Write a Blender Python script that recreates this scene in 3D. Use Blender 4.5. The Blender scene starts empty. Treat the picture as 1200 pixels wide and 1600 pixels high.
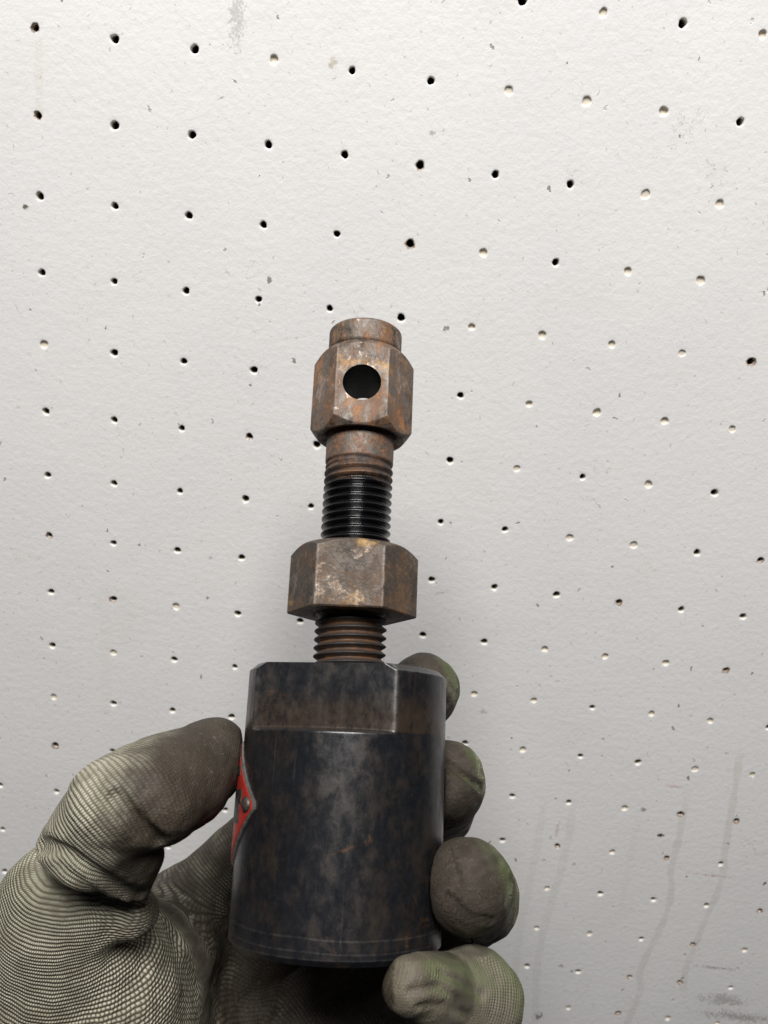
import bpy, bmesh, math, random
import numpy as np
from mathutils import Matrix, Vector

random.seed(7)
rng = np.random.default_rng(7)
scene = bpy.context.scene
col = scene.collection
MM = 0.001
PITCH = 25.4                      # hole spacing of the board, mm

# ------------------------------------------------------------------ camera pose relative to the board
# board frame: e1 right, e2 down, e3 into the board (mm).  world: X = e1, Y = e3, Z = -e2
F = 1360.0
HOMO = np.array([[125.31750748319459, 5.4797838293147265, 54.707999805152305], [16.308097493548, 142.21722316474623, 43.663753141934144], [0.0023882268221223604, 0.03463623549983874, 1.0]])
T = np.array([[1, 0, -600], [0, 1, -800], [0, 0, 1.0]])
g = T @ HOMO
m = np.diag([1 / F, 1 / F, 1]) @ g
m /= (np.linalg.norm(m[:, 0]) + np.linalg.norm(m[:, 1])) / 2
if m[2, 2] < 0:
    m = -m
r1, r2, tv = m.T
U, S_, V = np.linalg.svd(np.stack([r1, r2, np.cross(r1, r2)], 1))
RB = U @ V                        # board -> camera rotation (camera: x right, y down, z forward)
CB = -RB.T @ tv * PITCH           # camera position in board frame, mm
B2W = np.array([[1, 0, 0], [0, 0, 1], [0, -1, 0.0]])
Z0 = 1.50                         # height of the first full row of holes above the floor


def cam2world(P):
    P = np.atleast_2d(P)
    return ((P @ RB + CB) @ B2W.T) * MM + np.array([0, 0, Z0])


C2W_R = B2W @ RB.T                # camera axes -> world axes


def at(px, py, z):                # a point z mm in front of the lens
    return np.array([(px - 600) * z / F, (py - 800) * z / F, z])


cam_data = bpy.data.cameras.new('camera')
cam = bpy.data.objects.new('camera', cam_data)
col.objects.link(cam)
R = C2W_R @ np.diag([1, -1, -1.0])
M = Matrix([[*R[0], 0], [*R[1], 0], [*R[2], 0], [0, 0, 0, 1]])
M.translation = Vector(cam2world([0, 0, 0])[0])
cam.matrix_world = M
cam_data.sensor_fit = 'VERTICAL'
cam_data.sensor_height = 36
cam_data.lens = 36 * F / 1600
cam_data.clip_start = 0.01
cam_data.clip_end = 50
scene.camera = cam
cam_data.dof.use_dof = True
cam_data.dof.focus_distance = .235
cam_data.dof.aperture_fstop = 30


# ------------------------------------------------------------------ node helpers
class NT:
    def __init__(self, name):
        self.mat = bpy.data.materials.new(name)
        self.mat.use_nodes = True
        self.t = self.mat.node_tree
        self.bsdf = self.t.nodes['Principled BSDF']
        self.tc = self.t.nodes.new('ShaderNodeTexCoord')
        self.obj = self.tc.outputs['Object']

    def put(self, sock, v):
        if isinstance(v, bpy.types.NodeSocket):
            self.t.links.new(v, sock)
        elif v is not None:
            if sock.type == 'RGBA' and len(v) == 3:
                v = (*v, 1)
            sock.default_value = v

    def n(self, kind, **kw):
        n = self.t.nodes.new(kind)
        for k, v in kw.items():
            setattr(n, k, v)
        return n

    def noise(self, scale, detail=4, rough=.55, dist=0, vec=None, color=False):
        n = self.n('ShaderNodeTexNoise')
        self.put(n.inputs['Vector'], vec if vec is not None else self.obj)
        n.inputs['Scale'].default_value = scale
        n.inputs['Detail'].default_value = detail
        n.inputs['Roughness'].default_value = rough
        n.inputs['Distortion'].default_value = dist
        return n.outputs['Color' if color else 'Fac']

    def voro(self, scale, vec=None, feature='F1', rnd=1.0, out='Distance'):
        n = self.n('ShaderNodeTexVoronoi', feature=feature)
        self.put(n.inputs['Vector'], vec if vec is not None else self.obj)
        n.inputs['Scale'].default_value = scale
        n.inputs['Randomness'].default_value = rnd
        return n.outputs[out]

    def scale(self, s, vec=None, loc=(0, 0, 0)):
        n = self.n('ShaderNodeMapping')
        self.put(n.inputs['Vector'], vec if vec is not None else self.obj)
        n.inputs['Scale'].default_value = s
        n.inputs['Location'].default_value = loc
        return n.outputs[0]

    def ss(self, v, a, b, lo=0.0, hi=1.0):
        n = self.n('ShaderNodeMapRange', interpolation_type='SMOOTHSTEP')
        self.put(n.inputs['Value'], v)
        n.inputs['From Min'].default_value = a
        n.inputs['From Max'].default_value = b
        n.inputs['To Min'].default_value = lo
        n.inputs['To Max'].default_value = hi
        return n.outputs[0]

    def math(self, op, a, b=None, c=None):
        n = self.n('ShaderNodeMath', operation=op)
        for s, v in zip(n.inputs, (a, b, c)):
            self.put(s, v)
        return n.outputs[0]

    def mul(self, *a):
        r = a[0]
        for x in a[1:]:
            r = self.math('MULTIPLY', r, x)
        return r

    def add(self, *a):
        r = a[0]
        for x in a[1:]:
            r = self.math('ADD', r, x)
        return r

    def mix(self, f, a, b, blend='MIX'):
        n = self.n('ShaderNodeMix', data_type='RGBA', blend_type=blend)
        self.put(n.inputs[0], f)
        self.put(n.inputs[6], a)
        self.put(n.inputs[7], b)
        return n.outputs[2]

    def attr(self, name, out='Fac'):
        n = self.n('ShaderNodeAttribute', attribute_name=name)
        return n.outputs[out]

    def xyz(self, vec=None):
        n = self.n('ShaderNodeSeparateXYZ')
        self.put(n.inputs[0], vec if vec is not None else self.obj)
        return n.outputs

    def bump(self, h, dist, strength=1.0, normal=None):
        n = self.n('ShaderNodeBump')
        n.inputs['Strength'].default_value = strength
        n.inputs['Distance'].default_value = dist
        self.put(n.inputs['Height'], h)
        if normal is not None:
            self.put(n.inputs['Normal'], normal)
        return n.outputs[0]

    def out(self, color=None, rough=None, metal=None, normal=None, spec=None):
        b = self.bsdf.inputs
        if color is not None: self.put(b['Base Color'], color)
        if rough is not None: self.put(b['Roughness'], rough)
        if metal is not None: self.put(b['Metallic'], metal)
        if normal is not None: self.put(b['Normal'], normal)
        if spec is not None: self.put(b['Specular IOR Level'], spec)
        return self.mat


def mesh_obj(name, verts, faces, mat, parent=None, smooth=True, sharp=None):
    me = bpy.data.meshes.new(name)
    me.from_pydata([tuple(map(float, v)) for v in verts], [], [tuple(map(int, f)) for f in faces])
    me.update()
    if smooth:
        me.polygons.foreach_set('use_smooth', [True] * len(me.polygons))
        if sharp:
            me.set_sharp_from_angle(angle=math.radians(sharp))
    me.materials.append(mat)
    o = bpy.data.objects.new(name, me)
    col.objects.link(o)
    if parent:
        o.parent = parent
    return o


def tag(o, label=None, category=None, kind=None, group=None):
    if label: o['label'] = label
    if category: o['category'] = category
    if kind: o['kind'] = kind
    if group: o['group'] = group


# ------------------------------------------------------------------ the pegboard
HI = np.linalg.inv(HOMO)


def px2board(u, v):
    q = HI @ np.array([u, v, 1.0])
    return q[:2] / q[2]


PAINTED = [(795, 140), (916, 155), (1036, 169), (1009, 300), (1125, 315), (1095, 435), (735, 510), (846, 523), (957, 536),
           (1066, 549), (825, 630), (932, 642), (1040, 655), (1146, 667), (807, 731), (1014, 756), (889, 838), (990, 850),
           (273, 948), (940, 17), (1188, 53), (738, 1084), (832, 1094), (1018, 1115), (1110, 1126), (817, 1173), (1040, 1036),
           (1090, 1199), (975, 1263), (1108, 1595), (884, 1570), (918, 1457), (1158, 1477), (837, 1448), (1036, 1583)]
RUSTY = [(60, 51), (61, 181), (388, 681), (1175, 562), (967, 940), (1135, 1045), (947, 1025), (655, 256), (641, 378), (870, 1322),
         (853, 1387), (1041, 1339), (1062, 1272), (1174, 1210), (980, 1522), (962, 1576), (1064, 1559), (8, 1104), (83, 1165),
         (1190, 873), (1188, 53), (1182, 1418), (1148, 1281), (174, 938), (75, 836), (1187, 1592), (1112, 1588), (1079, 1472), (1095, 435),
         (850, 1013), (1040, 655), (1062, 1272)]
painted = {tuple(np.round(px2board(*p)).astype(int)) for p in PAINTED}
rusty = {tuple(np.round(px2board(*p)).astype(int)) for p in RUSTY}


def build_board():
    NS = 24
    verts, faces, rust, inner = [], [], [], []
    half = PITCH / 2
    ang = np.arange(NS) * 2 * np.pi / NS + np.pi / NS * 0
    corner = {}

    def V(x, d, z, r=0.0, inn=0.0):
        verts.append((x * MM, d * MM, z * MM)); rust.append(r); inner.append(inn)
        return len(verts) - 1
    for j in range(-5, 22):
        for i in range(-6, 20):
            cx, cz = i * PITCH, -j * PITCH
            rs = random.uniform(.70, .88)
            wob = 1 + .05 * np.sin(ang * 2 + random.uniform(0, 6)) + .04 * np.sin(ang * 3 + random.uniform(0, 6)) + .03 * np.sin(ang * 5 + random.uniform(0, 6))
            ru = random.uniform(.75, 1.0) if (i, j) in rusty else (random.uniform(0.0, .18))
            pl = (i, j) in painted or random.random() < .06
            cx += random.uniform(-.15, .15); cz += random.uniform(-.15, .15)
            if pl: ru *= .55
            depth = random.uniform(.45, 1.05) if pl else 5.0
            # rings from the square edge inwards: (radius, depth, rust)
            prof = [(5.0, 0, 0), (3.2, 0, .12 * ru), (2.35, 0.0, .45 * ru), (1.86, .03, .8 * ru), (1.70, .15, ru), (1.58, .40, ru * .9),
                    (1.52, .4 + (depth - .4) * .6 if pl else 1.6, ru * .55), (1.5 if not pl else 1.2, depth, ru * .35)]
            rings = []
            for k, (r, d, q) in enumerate(prof):
                w = wob if r < 2.4 else np.ones(NS)
                rr = r * (rs if r < 2.4 else 1)
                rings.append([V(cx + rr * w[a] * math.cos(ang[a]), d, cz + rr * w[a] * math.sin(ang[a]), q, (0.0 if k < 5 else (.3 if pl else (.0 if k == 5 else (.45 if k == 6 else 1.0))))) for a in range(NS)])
            # square border: NS points on the cell edge
            sq = []
            ox, oz = i * PITCH, -j * PITCH
            for a in range(NS):
                c, s = math.cos(ang[a]), math.sin(ang[a])
                t = half / max(abs(c), abs(s))
                x, z = round(ox + c * t, 3), round(oz + s * t, 3)
                if (x, z) not in corner:
                    corner[(x, z)] = V(x, 0, z)
                sq.append(corner[(x, z)])
            rings.insert(0, sq)
            for A, B in zip(rings[:-1], rings[1:]):
                for a in range(NS):
                    b = (a + 1) % NS
                    faces.append((A[b], A[a], B[a], B[b]))
            if pl:
                c = V(cx, depth + .15, cz, ru * .25, .2)
                L = rings[-1]
                for a in range(NS):
                    faces.append((L[(a + 1) % NS], L[a], c))
    # outer edge strip gives the sheet its thickness
    x0, x1, z0, z1 = -6.5 * PITCH, 19.5 * PITCH, -21.5 * PITCH, 5.5 * PITCH
    rim = [(x0, z0), (x1, z0), (x1, z1), (x0, z1)]
    f0 = [V(x, 0.0, z) for x, z in rim]
    b0 = [V(x, 5.0, z) for x, z in rim]
    for a in range(4):
        b = (a + 1) % 4
        faces.append((f0[a], b0[a], b0[b], f0[b]))
    return verts, faces, rust, inner


def board_material():
    m = NT('painted_hardboard')
    X, Y, Z = m.xyz()[:]
    warp = m.noise(60, 3, .5)
    base = m.mix(m.ss(m.noise(9, 4, .6), .35, .7), (.79, .781, .774), (.755, .749, .746))
    base = m.mix(m.mul(m.ss(m.noise(22, 5, .65), .55, .8), .35), base, (.70, .68, .64))
    # fine grey specks, sparse
    v = m.n('ShaderNodeTexVoronoi', feature='F1', voronoi_dimensions='2D')
    cxz = m.n('ShaderNodeCombineXYZ'); m.put(cxz.inputs[0], X); m.put(cxz.inputs[1], Z)
    wob = m.n('ShaderNodeMix', data_type='VECTOR')
    wob.inputs[0].default_value = .005
    m.put(wob.inputs[4], cxz.outputs[0]); m.put(wob.inputs[5], m.noise(300, 3, .6, color=True))
    m.put(v.inputs['Vector'], m.scale((1, .7, 1), wob.outputs[1]))
    v.inputs['Scale'].default_value = 75
    sep = m.n('ShaderNodeSeparateColor'); m.put(sep.inputs[0], v.outputs['Color'])
    th = m.math('MULTIPLY', m.ss(sep.outputs[0], .50, 1.0), .040)
    spk = m.ss(m.math('SUBTRACT', v.outputs['Distance'], th), -.012, .008, 1, 0)
    spk = m.mul(spk, m.ss(sep.outputs[0], .56, .6))
    spc = m.mix(sep.outputs[1], (.17, .145, .11), (.33, .31, .28))
    base = m.mix(m.mul(spk, m.ss(sep.outputs[2], .1, .9, .25, .95)), base, spc)
    # tiny specks
    v2 = m.n('ShaderNodeTexVoronoi', feature='F1', voronoi_dimensions='2D')
    m.put(v2.inputs['Vector'], wob.outputs[1]); v2.inputs['Scale'].default_value = 190
    s2 = m.n('ShaderNodeSeparateColor'); m.put(s2.inputs[0], v2.outputs['Color'])
    spk2 = m.mul(m.ss(m.math('SUBTRACT', v2.outputs['Distance'], .05), -.03, .03, 1, 0), m.ss(s2.outputs[0], .45, .5), m.ss(s2.outputs[1], 0, 1, .15, .7))
    base = m.mix(spk2, base, (.36, .32, .27))
    nzA, nzB = m.ss(m.noise(170, 4, .7), .2, .8, -.75, .95), m.ss(m.noise(420, 4, .7), .2, .8, -.75, .95)
    # hairline scratches
    hl = m.ss(m.math('ABSOLUTE', m.math('SUBTRACT', m.noise(85, 4, .55, .6), .5)), .0, .0055, 1, 0)
    base = m.mix(m.mul(hl, m.ss(m.noise(33, 4, .7, 0, m.scale((1, 1, 1), None, (.4, .2, .9))), .60, .68), .55), base, (.24, .21, .18))
    # chipped / scuffed places: (px, py, radius mm, strength, colour)
    nzC = m.ss(m.add(m.mul(m.noise(330, 5, .75, 1.5), .6), m.mul(m.noise(1400, 2, .6), .4)), .36, .66, -1.0, 1.1)
    for (u, vv, rx, rz, st, c, sc) in [(370, 20, 2.2, 8, .34, (.2, .17, .14), 420), (1130, 1560, 9.5, 3.2, .55, (.27, .255, .225), 160),
                                  (1150, 1586, 15, 2.6, .60, (.25, .235, .21), 150), (1030, 1303, 1.6, 1.0, 1.0, (.05, .045, .035), 300),
                                  (40, 323, 1.3, .9, .95, (.12, .10, .08), 300), (420, 438, .9, 1.6, .8, (.16, .14, .12), 300),
                                  (519, 98, 1.5, 2.0, .55, (.40, .34, .2), 260), (1192, 1378, .8, 1.6, .9, (.10, .09, .07), 300),
                                  (1003, 1262, 1.3, 1.3, .7, (.16, .14, .12), 500), (874, 1507, 1.8, 1.2, .6, (.2, .18, .15), 400),
                                  (895, 1348, 1.3, 1.3, .5, (.25, .22, .2), 500), (1110, 1365, 7, .5, .5, (.48, .16, .15), 300),
                                  (868, 1295, .6, 4, .35, (.42, .2, .17), 300), (1050, 1226, 3, .8, .45, (.50, .24, .22), 400),
                                  (1120, 1510, 9, .7, .6, (.24, .22, .19), 500), (676, 206, 1, 1, .6, (.3, .28, .24), 400),
                                  (838, 1585, 1.6, 2.2, .9, (.10, .09, .075), 420), (752, 1110, 2.0, 1.5, .4, (.3, .28, .24), 600)]:
        bi, bj = px2board(u, vv)
        dx = m.math('DIVIDE', m.math('SUBTRACT', X, float(bi * PITCH * MM)), rx * MM)
        dz = m.math('DIVIDE', m.math('SUBTRACT', Z, float(-bj * PITCH * MM)), rz * MM)
        d = m.math('SQRT', m.add(m.mul(dx, dx), m.mul(dz, dz)))
        d = m.add(d, nzA if sc < 100 else (nzC if rx > 2 or rz > 2 else nzB))
        base = m.mix(m.mul(m.ss(d, .55, 1.15, 1, 0), st), base, c)
    # old drip runs
    drips = [([(1075, 1215), (1063, 1287), (1047, 1353), (1045, 1400), (1033, 1440), (1017, 1473), (998, 1513), (997, 1547), (977, 1597), (965, 1640)], 1.7, .50, (.50, .475, .42)),
             ([(1157, 1150), (1147, 1227), (1133, 1310), (1123, 1380), (1100, 1433), (1080, 1483), (1067, 1520), (1065, 1553)], 1.7, .48, (.50, .475, .42)),
             ([(895, 1230), (877, 1347), (860, 1400), (847, 1450), (837, 1500), (833, 1583), (828, 1640)], 2.0, .33, (.50, .48, .44)),
             ([(850, 1230), (840, 1300), (827, 1367), (810, 1450), (800, 1560)], 2.0, .25, (.52, .5, .46)),
             ([(60, 52), (60, 110), (61, 181)], 1.5, .35, (.62, .56, .42)),
             ([(1000, 1250), (985, 1330), (965, 1420)], 1.6, .18, (.55, .52, .47)),
             ([(160, 900), (162, 1010), (163, 1120)], 2.4, .12, (.6, .57, .5))]
    dn1, dn2 = m.ss(m.noise(90, 3, .6), .25, .75, -.0006, .0006), m.ss(m.noise(120, 4, .6), .2, .7, .4, 1.1)
    for pts, w, st, c in drips:
        bp = np.array([px2board(*p) for p in pts]) * PITCH * MM
        zt, zb = -bp[0, 1], -bp[-1, 1]
        xa, xb = bp[:, 0].min() - .01, bp[:, 0].max() + .01
        zn = m.n('ShaderNodeMapRange', clamp=True)
        m.put(zn.inputs[0], Z); zn.inputs[1].default_value = zt; zn.inputs[2].default_value = zb
        fc = m.n('ShaderNodeFloatCurve')
        cu = fc.mapping.curves[0]
        tt = (-bp[:, 1] - zt) / (zb - zt); xx = (bp[:, 0] - xa) / (xb - xa)
        for k in range(len(pts)):
            if k == 0: cu.points[0].location = (0, xx[0])
            elif k == len(pts) - 1: cu.points[-1].location = (1, xx[-1])
            else: cu.points.new(tt[k], xx[k])
        fc.mapping.update()
        m.put(fc.inputs['Value'], zn.outputs[0])
        xc = m.add(m.math('MULTIPLY', fc.outputs[0], float(xb - xa)), float(xa))
        dx = m.math('ABSOLUTE', m.math('SUBTRACT', X, xc))
        dx = m.add(dx, dn1)
        mask = m.mul(m.ss(dx, w * MM * .75, w * MM * 1.1, 1, 0), m.ss(zn.outputs[0], 0, .12), m.ss(zn.outputs[0], .97, 1.0, 1, 0),
                     dn2, st * .62)
        base = m.mix(mask, base, c)
    # rust round some of the holes
    ra = m.attr('rust')
    rn = m.add(ra, m.ss(m.noise(700, 4, .7), .2, .8, -.35, .35))
    base = m.mix(m.mul(m.ss(rn, .4, .85), .85), base, m.mix(m.ss(m.noise(500, 3, .6), .3, .7), (.30, .15, .06), (.07, .036, .02)))
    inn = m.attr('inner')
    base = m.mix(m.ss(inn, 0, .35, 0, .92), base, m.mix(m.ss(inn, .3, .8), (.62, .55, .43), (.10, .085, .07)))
    h = m.add(m.mul(m.noise(420, 3, .55), .7), m.mul(m.noise(1300, 2, .5), .22), m.mul(m.noise(130, 2, .5), .5))
    h = m.math('SUBTRACT', h, m.mul(spk, .5))
    m.out(base, m.ss(m.noise(40, 3), .3, .7, .42, .55), 0, m.bump(h, .00021, 1.0), .4)
    return m.mat


bv, bf, brust, binner = build_board()
board = mesh_obj('pegboard', bv, bf, board_material(), smooth=True, sharp=60)
for nm, arr in (('rust', brust), ('inner', binner)):
    a = board.data.attributes.new(nm, 'FLOAT', 'POINT'); a.data.foreach_set('value', arr)
board.location = (0, 0, Z0)
tag(board, 'white painted pegboard with rusty holes and faint drip stains behind the tool', 'pegboard')

wm = NT('dark_wall_behind'); wm.out((.045, .042, .04), .9)
wl = mesh_obj('wall', [(-.6, .03, .6), (.9, .03, .6), (.9, .03, 2.0), (-.6, .03, 2.0), (-.6, .06, .6), (.9, .06, .6), (.9, .06, 2.0), (-.6, .06, 2.0)],
              [(0, 1, 2, 3), (7, 6, 5, 4), (0, 4, 5, 1), (1, 5, 6, 2), (2, 6, 7, 3), (3, 7, 4, 0)], wm.mat, smooth=False)
tag(wl, kind='structure')

# ------------------------------------------------------------------ the tool (local frame: z up its axis from the body's bottom, -y towards the viewer)
LB = 64.0
P0 = np.array([-9.053, 40.659, 222.991])
ax = np.array([.042, -1, .29]); ax /= np.linalg.norm(ax)
nf = np.array([0, 0, -1.0]); nf -= nf.dot(ax) * ax; nf /= np.linalg.norm(nf)
rt = np.cross(ax, nf)
if rt[0] < 0: rt = -rt
PB = P0 - ax * LB                                     # bottom centre, camera frame
tool = bpy.data.objects.new('threaded_puller', None)
col.objects.link(tool)
TR = C2W_R @ np.stack([rt, -nf, ax], 1)
TM = Matrix([[*TR[0], 0], [*TR[1], 0], [*TR[2], 0], [0, 0, 0, 1]])
TM.translation = Vector(cam2world(PB)[0])
tool.matrix_world = TM
tool.empty_display_size = .03
tag(tool, 'rusty dark steel threaded puller tool with hex head, lock nut and red badge', 'hand tool')


def smin(a, b, k):
    h = np.clip(.5 + .5 * (b - a) / k, 0, 1)
    return b * (1 - h) + a * h - k * h * (1 - h)


def polar(name, zs, rfun, mat, nth=360, cap_bottom=None, cap_top=None, sharp=None, th0=0.0, wear=None):
    """a turned or milled solid: radius as a function of angle (0 = towards the viewer, + = right) and height, mm"""
    th = np.arange(nth) * 2 * np.pi / nth + th0
    zs = np.asarray(zs, float)
    TH, ZZ = np.meshgrid(th, zs)
    Rr = rfun(TH, ZZ)
    X = Rr * np.sin(TH); Y = -Rr * np.cos(TH)
    verts = np.stack([X, Y, ZZ], -1).reshape(-1, 3) * MM
    n = len(zs)
    idx = np.arange(n * nth).reshape(n, nth)
    a = idx[:-1]; b = idx[1:]
    a2 = np.roll(a, -1, 1); b2 = np.roll(b, -1, 1)
    faces = [tuple(q) for q in np.stack([a, a2, b2, b], -1).reshape(-1, 4)]
    verts = [tuple(v) for v in verts]
    if cap_bottom: faces.append(tuple(idx[0][::-1]))
    if cap_top: faces.append(tuple(idx[-1]))
    o = mesh_obj(name, verts, faces, mat, tool, True, sharp)
    if wear is not None:
        at_ = o.data.attributes.new('wear', 'FLOAT', 'POINT')
        at_.data.foreach_set('value', np.clip(wear(TH, ZZ), 0, 1).ravel())
    return o


def hexr(th, ap, rot=0, rnd=.35):
    """distance to the faces of a hexagon with a face towards th = rot; edges slightly rounded"""
    r = None
    for k in range(6):
        c = np.cos(th - rot - k * np.pi / 3)
        d = np.where(c > .05, ap / np.maximum(c, .05), 1e3)
        r = d if r is None else smin(r, d, rnd)
    return r


def levels(z0, z1, fine, n=60, edge=.06, m=9):
    """heights from z0 to z1 with extra rows around the values in fine"""
    z = list(np.linspace(z0, z1, n))
    for f in fine:
        z += list(f + np.linspace(-1, 1, m) * edge * m)
    z = np.unique(np.round(np.clip(z, z0, z1), 4))
    return z


# -- materials of the tool
def worn_edges(m, w=.0006):
    """mask of edges where metal has rubbed bright (real wear along the arrises)"""
    return m.mul(m.attr('wear'), m.ss(m.noise(330, 4, .7), .32, .56))


def mat_body():
    m = NT('black_oxide_steel')
    st = m.scale((1, 1, .62))
    n1 = m.noise(165, 8, .78, .2, st)
    n2 = m.noise(330, 6, .75, .3, st)
    n3 = m.noise(520, 4, .7)
    base = m.mix(m.ss(n3, .3, .75), (.0075, .0084, .0108), (.0135, .0144, .0172))
    brown = m.mix(m.ss(n3, .3, .7), (.0135, .0100, .0074), (.027, .0180, .0118))
    bm_ = m.ss(m.add(m.mul(n1, .38), m.mul(n2, .30), m.mul(m.noise(42, 5, .6, .2, st), .20), m.mul(m.noise(260, 4, .7, 0, m.scale((1, 1, .08))), .12)), .45, .60)
    base = m.mix(m.mul(bm_, .72), base, brown)
    rn = m.mul(m.ss(m.noise(70, 7, .76, .6), .60, .68), m.ss(n3, .3, .6))
    base = m.mix(m.mul(rn, .75), base, (.095, .042, .018))
    # a band of packed grime above the milled ledge
    Z = m.xyz()[2]
    gr = m.mul(m.ss(Z, .0482, .0488), m.ss(Z, .0515, .0585, 1, 0), m.ss(n2, .30, .5))
    base = m.mix(m.mul(gr, .85), base, (.036, .0245, .0165))
    # turned grooves near the foot
    gl = None
    for zc, w in ((.0030, .00018), (.0056, .00022)):
        d = m.math('ABSOLUTE', m.math('SUBTRACT', m.add(Z, m.ss(m.noise(25, 2), .2, .8, -.0004, .0004)), zc))
        q = m.ss(d, w * .4, w * 1.5, 1, 0)
        gl = q if gl is None else m.math('MAXIMUM', gl, q)
    base = m.mix(m.mul(gl, .35, m.ss(n2, .3, .6)), base, (.07, .064, .06))
    # scratches
    sc = m.ss(m.noise(1, 2, .5, 0, m.scale((900, 900, 18))), .70, .76)
    base = m.mix(m.mul(sc, .25), base, (.10, .095, .09))
    ed = worn_edges(m)
    base = m.mix(m.mul(ed, .30), base, (.24, .23, .225))
    met = m.mix(bm_, (.22, .22, .22), (.10, .10, .10))
    h = m.add(m.mul(n3, .5), m.mul(n2, .6), m.mul(gl, -.25))
    m.out(base, m.add(m.ss(n2, .3, .7, .24, .37), m.mul(bm_, .07)), met, m.bump(h, .00010, .6), .6)
    return m.mat


def mat_rust(name, steel, brown, orange, ochre, k_rust, streak=False):
    m = NT(name)
    vec = m.scale((1, 1, .5)) if streak else m.obj
    n1 = m.noise(150, 8, .76, .4, vec)
    n2 = m.noise(330, 6, .78, .4, vec)
    n3 = m.noise(900, 4, .7)
    n4 = m.noise(60, 5, .7, .3, m.scale((1, 1, 1), None, (.3, .1, .7)))
    base = m.mix(m.ss(n3, .3, .7), steel, tuple(c * .55 for c in steel))
    rm = m.ss(m.add(m.mul(n1, .65), m.mul(n2, .35)), k_rust, k_rust + .17)
    base = m.mix(rm, base, m.mix(m.ss(n2, .35, .65), brown, tuple(c * .5 for c in brown)))
    om = m.mul(m.ss(m.add(m.mul(n4, .55), m.mul(n2, .45)), .49, .61), m.ss(n3, .3, .6))
    base = m.mix(m.mul(om, .85), base, orange)
    dk = m.mul(m.ss(m.noise(120, 6, .75, .3, m.scale((1, 1, .7), None, (.2, .6, .5))), .52, .62), m.ss(n3, .3, .5))
    base = m.mix(m.mul(dk, .8), base, (.026, .021, .018))
    oc = m.ss(m.add(m.mul(m.noise(95, 5, .6, 0, m.scale((1, 1, 1), None, (.9, .4, .2))), .7), m.mul(n3, .3)), .55, .63)
    base = m.mix(m.mul(oc, .75), base, ochre)
    bare = m.mul(m.ss(m.add(m.mul(m.noise(125, 6, .74, .3, m.scale((1, 1, 1), None, (.6, .2, .1))), .6), m.mul(n2, .4)), .53, .60), m.ss(n3, .34, .52))
    base = m.mix(m.mul(bare, .75), base, tuple(min(.4, c * 2.3) for c in steel))
    ed = worn_edges(m)
    base = m.mix(m.mul(ed, .42), base, (.36, .33, .31))
    shiny = m.mul(m.math('SUBTRACT', 1.0, rm), m.math('SUBTRACT', 1.0, om))
    h = m.add(m.mul(n2, .6), m.mul(n3, .7), m.mul(rm, .25))
    m.out(base, m.add(.66, m.mul(shiny, -.15), m.mul(bare, -.16)), m.math('MAXIMUM', m.mul(shiny, .4), m.mul(bare, .65)), m.bump(h, .00022, .9), .45)
    return m.mat


def mat_screw():
    m = NT('screw_steel')
    Z = m.xyz()[2]
    n2 = m.noise(260, 6, .75)
    n3 = m.noise(1000, 4, .7)
    crest = m.attr('crest')
    zz = m.add(Z, m.ss(n2, .2, .8, -.0012, .0012))
    zo = m.add(Z, m.ss(m.noise(140, 5, .7), .25, .75, -.0018, .0018))
    oil = m.mul(m.ss(zo, .0865, .0885), m.ss(zo, .1125, .1150, 1, 0))
    rust = m.mix(m.ss(n2, .35, .65), (.10, .050, .024), (.035, .021, .015))
    lowc = m.mix(m.ss(crest, .45, .8), rust, m.mix(n3, (.010, .009, .009), (.028, .022, .019)))
    topc = m.mix(m.ss(crest, .2, .8), (.014, .010, .008), m.mix(m.ss(n2, .4, .6), (.12, .058, .028), (.03, .022, .018)))
    shank = m.mix(m.ss(n2, .42, .56), (.14, .118, .102), m.mix(m.ss(n3, .35, .6), (.22, .10, .045), (.09, .05, .03)))
    up = m.ss(Z, .1125, .1145)
    sh = m.ss(Z, .1195, .1205)
    base = m.mix(up, lowc, topc)
    base = m.mix(sh, base, shank)
    base = m.mix(oil, base, (.0045, .0045, .0055))
    rough = m.math('SUBTRACT', m.ss(n2, .3, .7, .5, .72), m.mul(oil, .40))
    h = m.add(m.mul(n2, .6), m.mul(n3, .8))
    amp = m.math('SUBTRACT', 1.0, m.mul(oil, .8))
    met = m.mul(sh, m.ss(n2, .42, .56, .7, 0))
    m.out(base, rough, met, m.bump(m.mul(h, amp), .00025, .9), .55)
    return m.mat


M_BODY = mat_body()
M_NUT = mat_rust('rusty_nut_steel', (.090, .070, .055), (.105, .060, .032), (.16, .080, .030), (.30, .185, .066), .46)
M_HEAD = mat_rust('rusty_head_steel', (.165, .14, .12), (.190, .096, .047), (.42, .175, .052), (.31, .18, .072), .43, True)
M_SCREW = mat_screw()

# -- body: cylinder with wrench flats milled on the top
RBODY = 25.0
FLAT_A = math.radians(-16.0)
FLAT_D = 17.9
ZL = 64.0 - 15.6                                     # ledge height


def body_r(th, z):
    cyl = RBODY - np.clip(z - (64 - 1.5), 0, 9) * 1.15 - np.clip(1.4 - z, 0, 9) * .9
    r = cyl
    ledge = 1 / (1 + np.exp(-(z - ZL) / .11))
    for fa in (FLAT_A, FLAT_A + math.pi):
        c = np.cos(th - fa)
        d = np.where(c > .05, FLAT_D / np.maximum(c, .05), 1e3)
        cut = smin(cyl, d, .5)
        r = np.minimum(r, cyl + (cut - cyl) * ledge)
    return r


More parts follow.
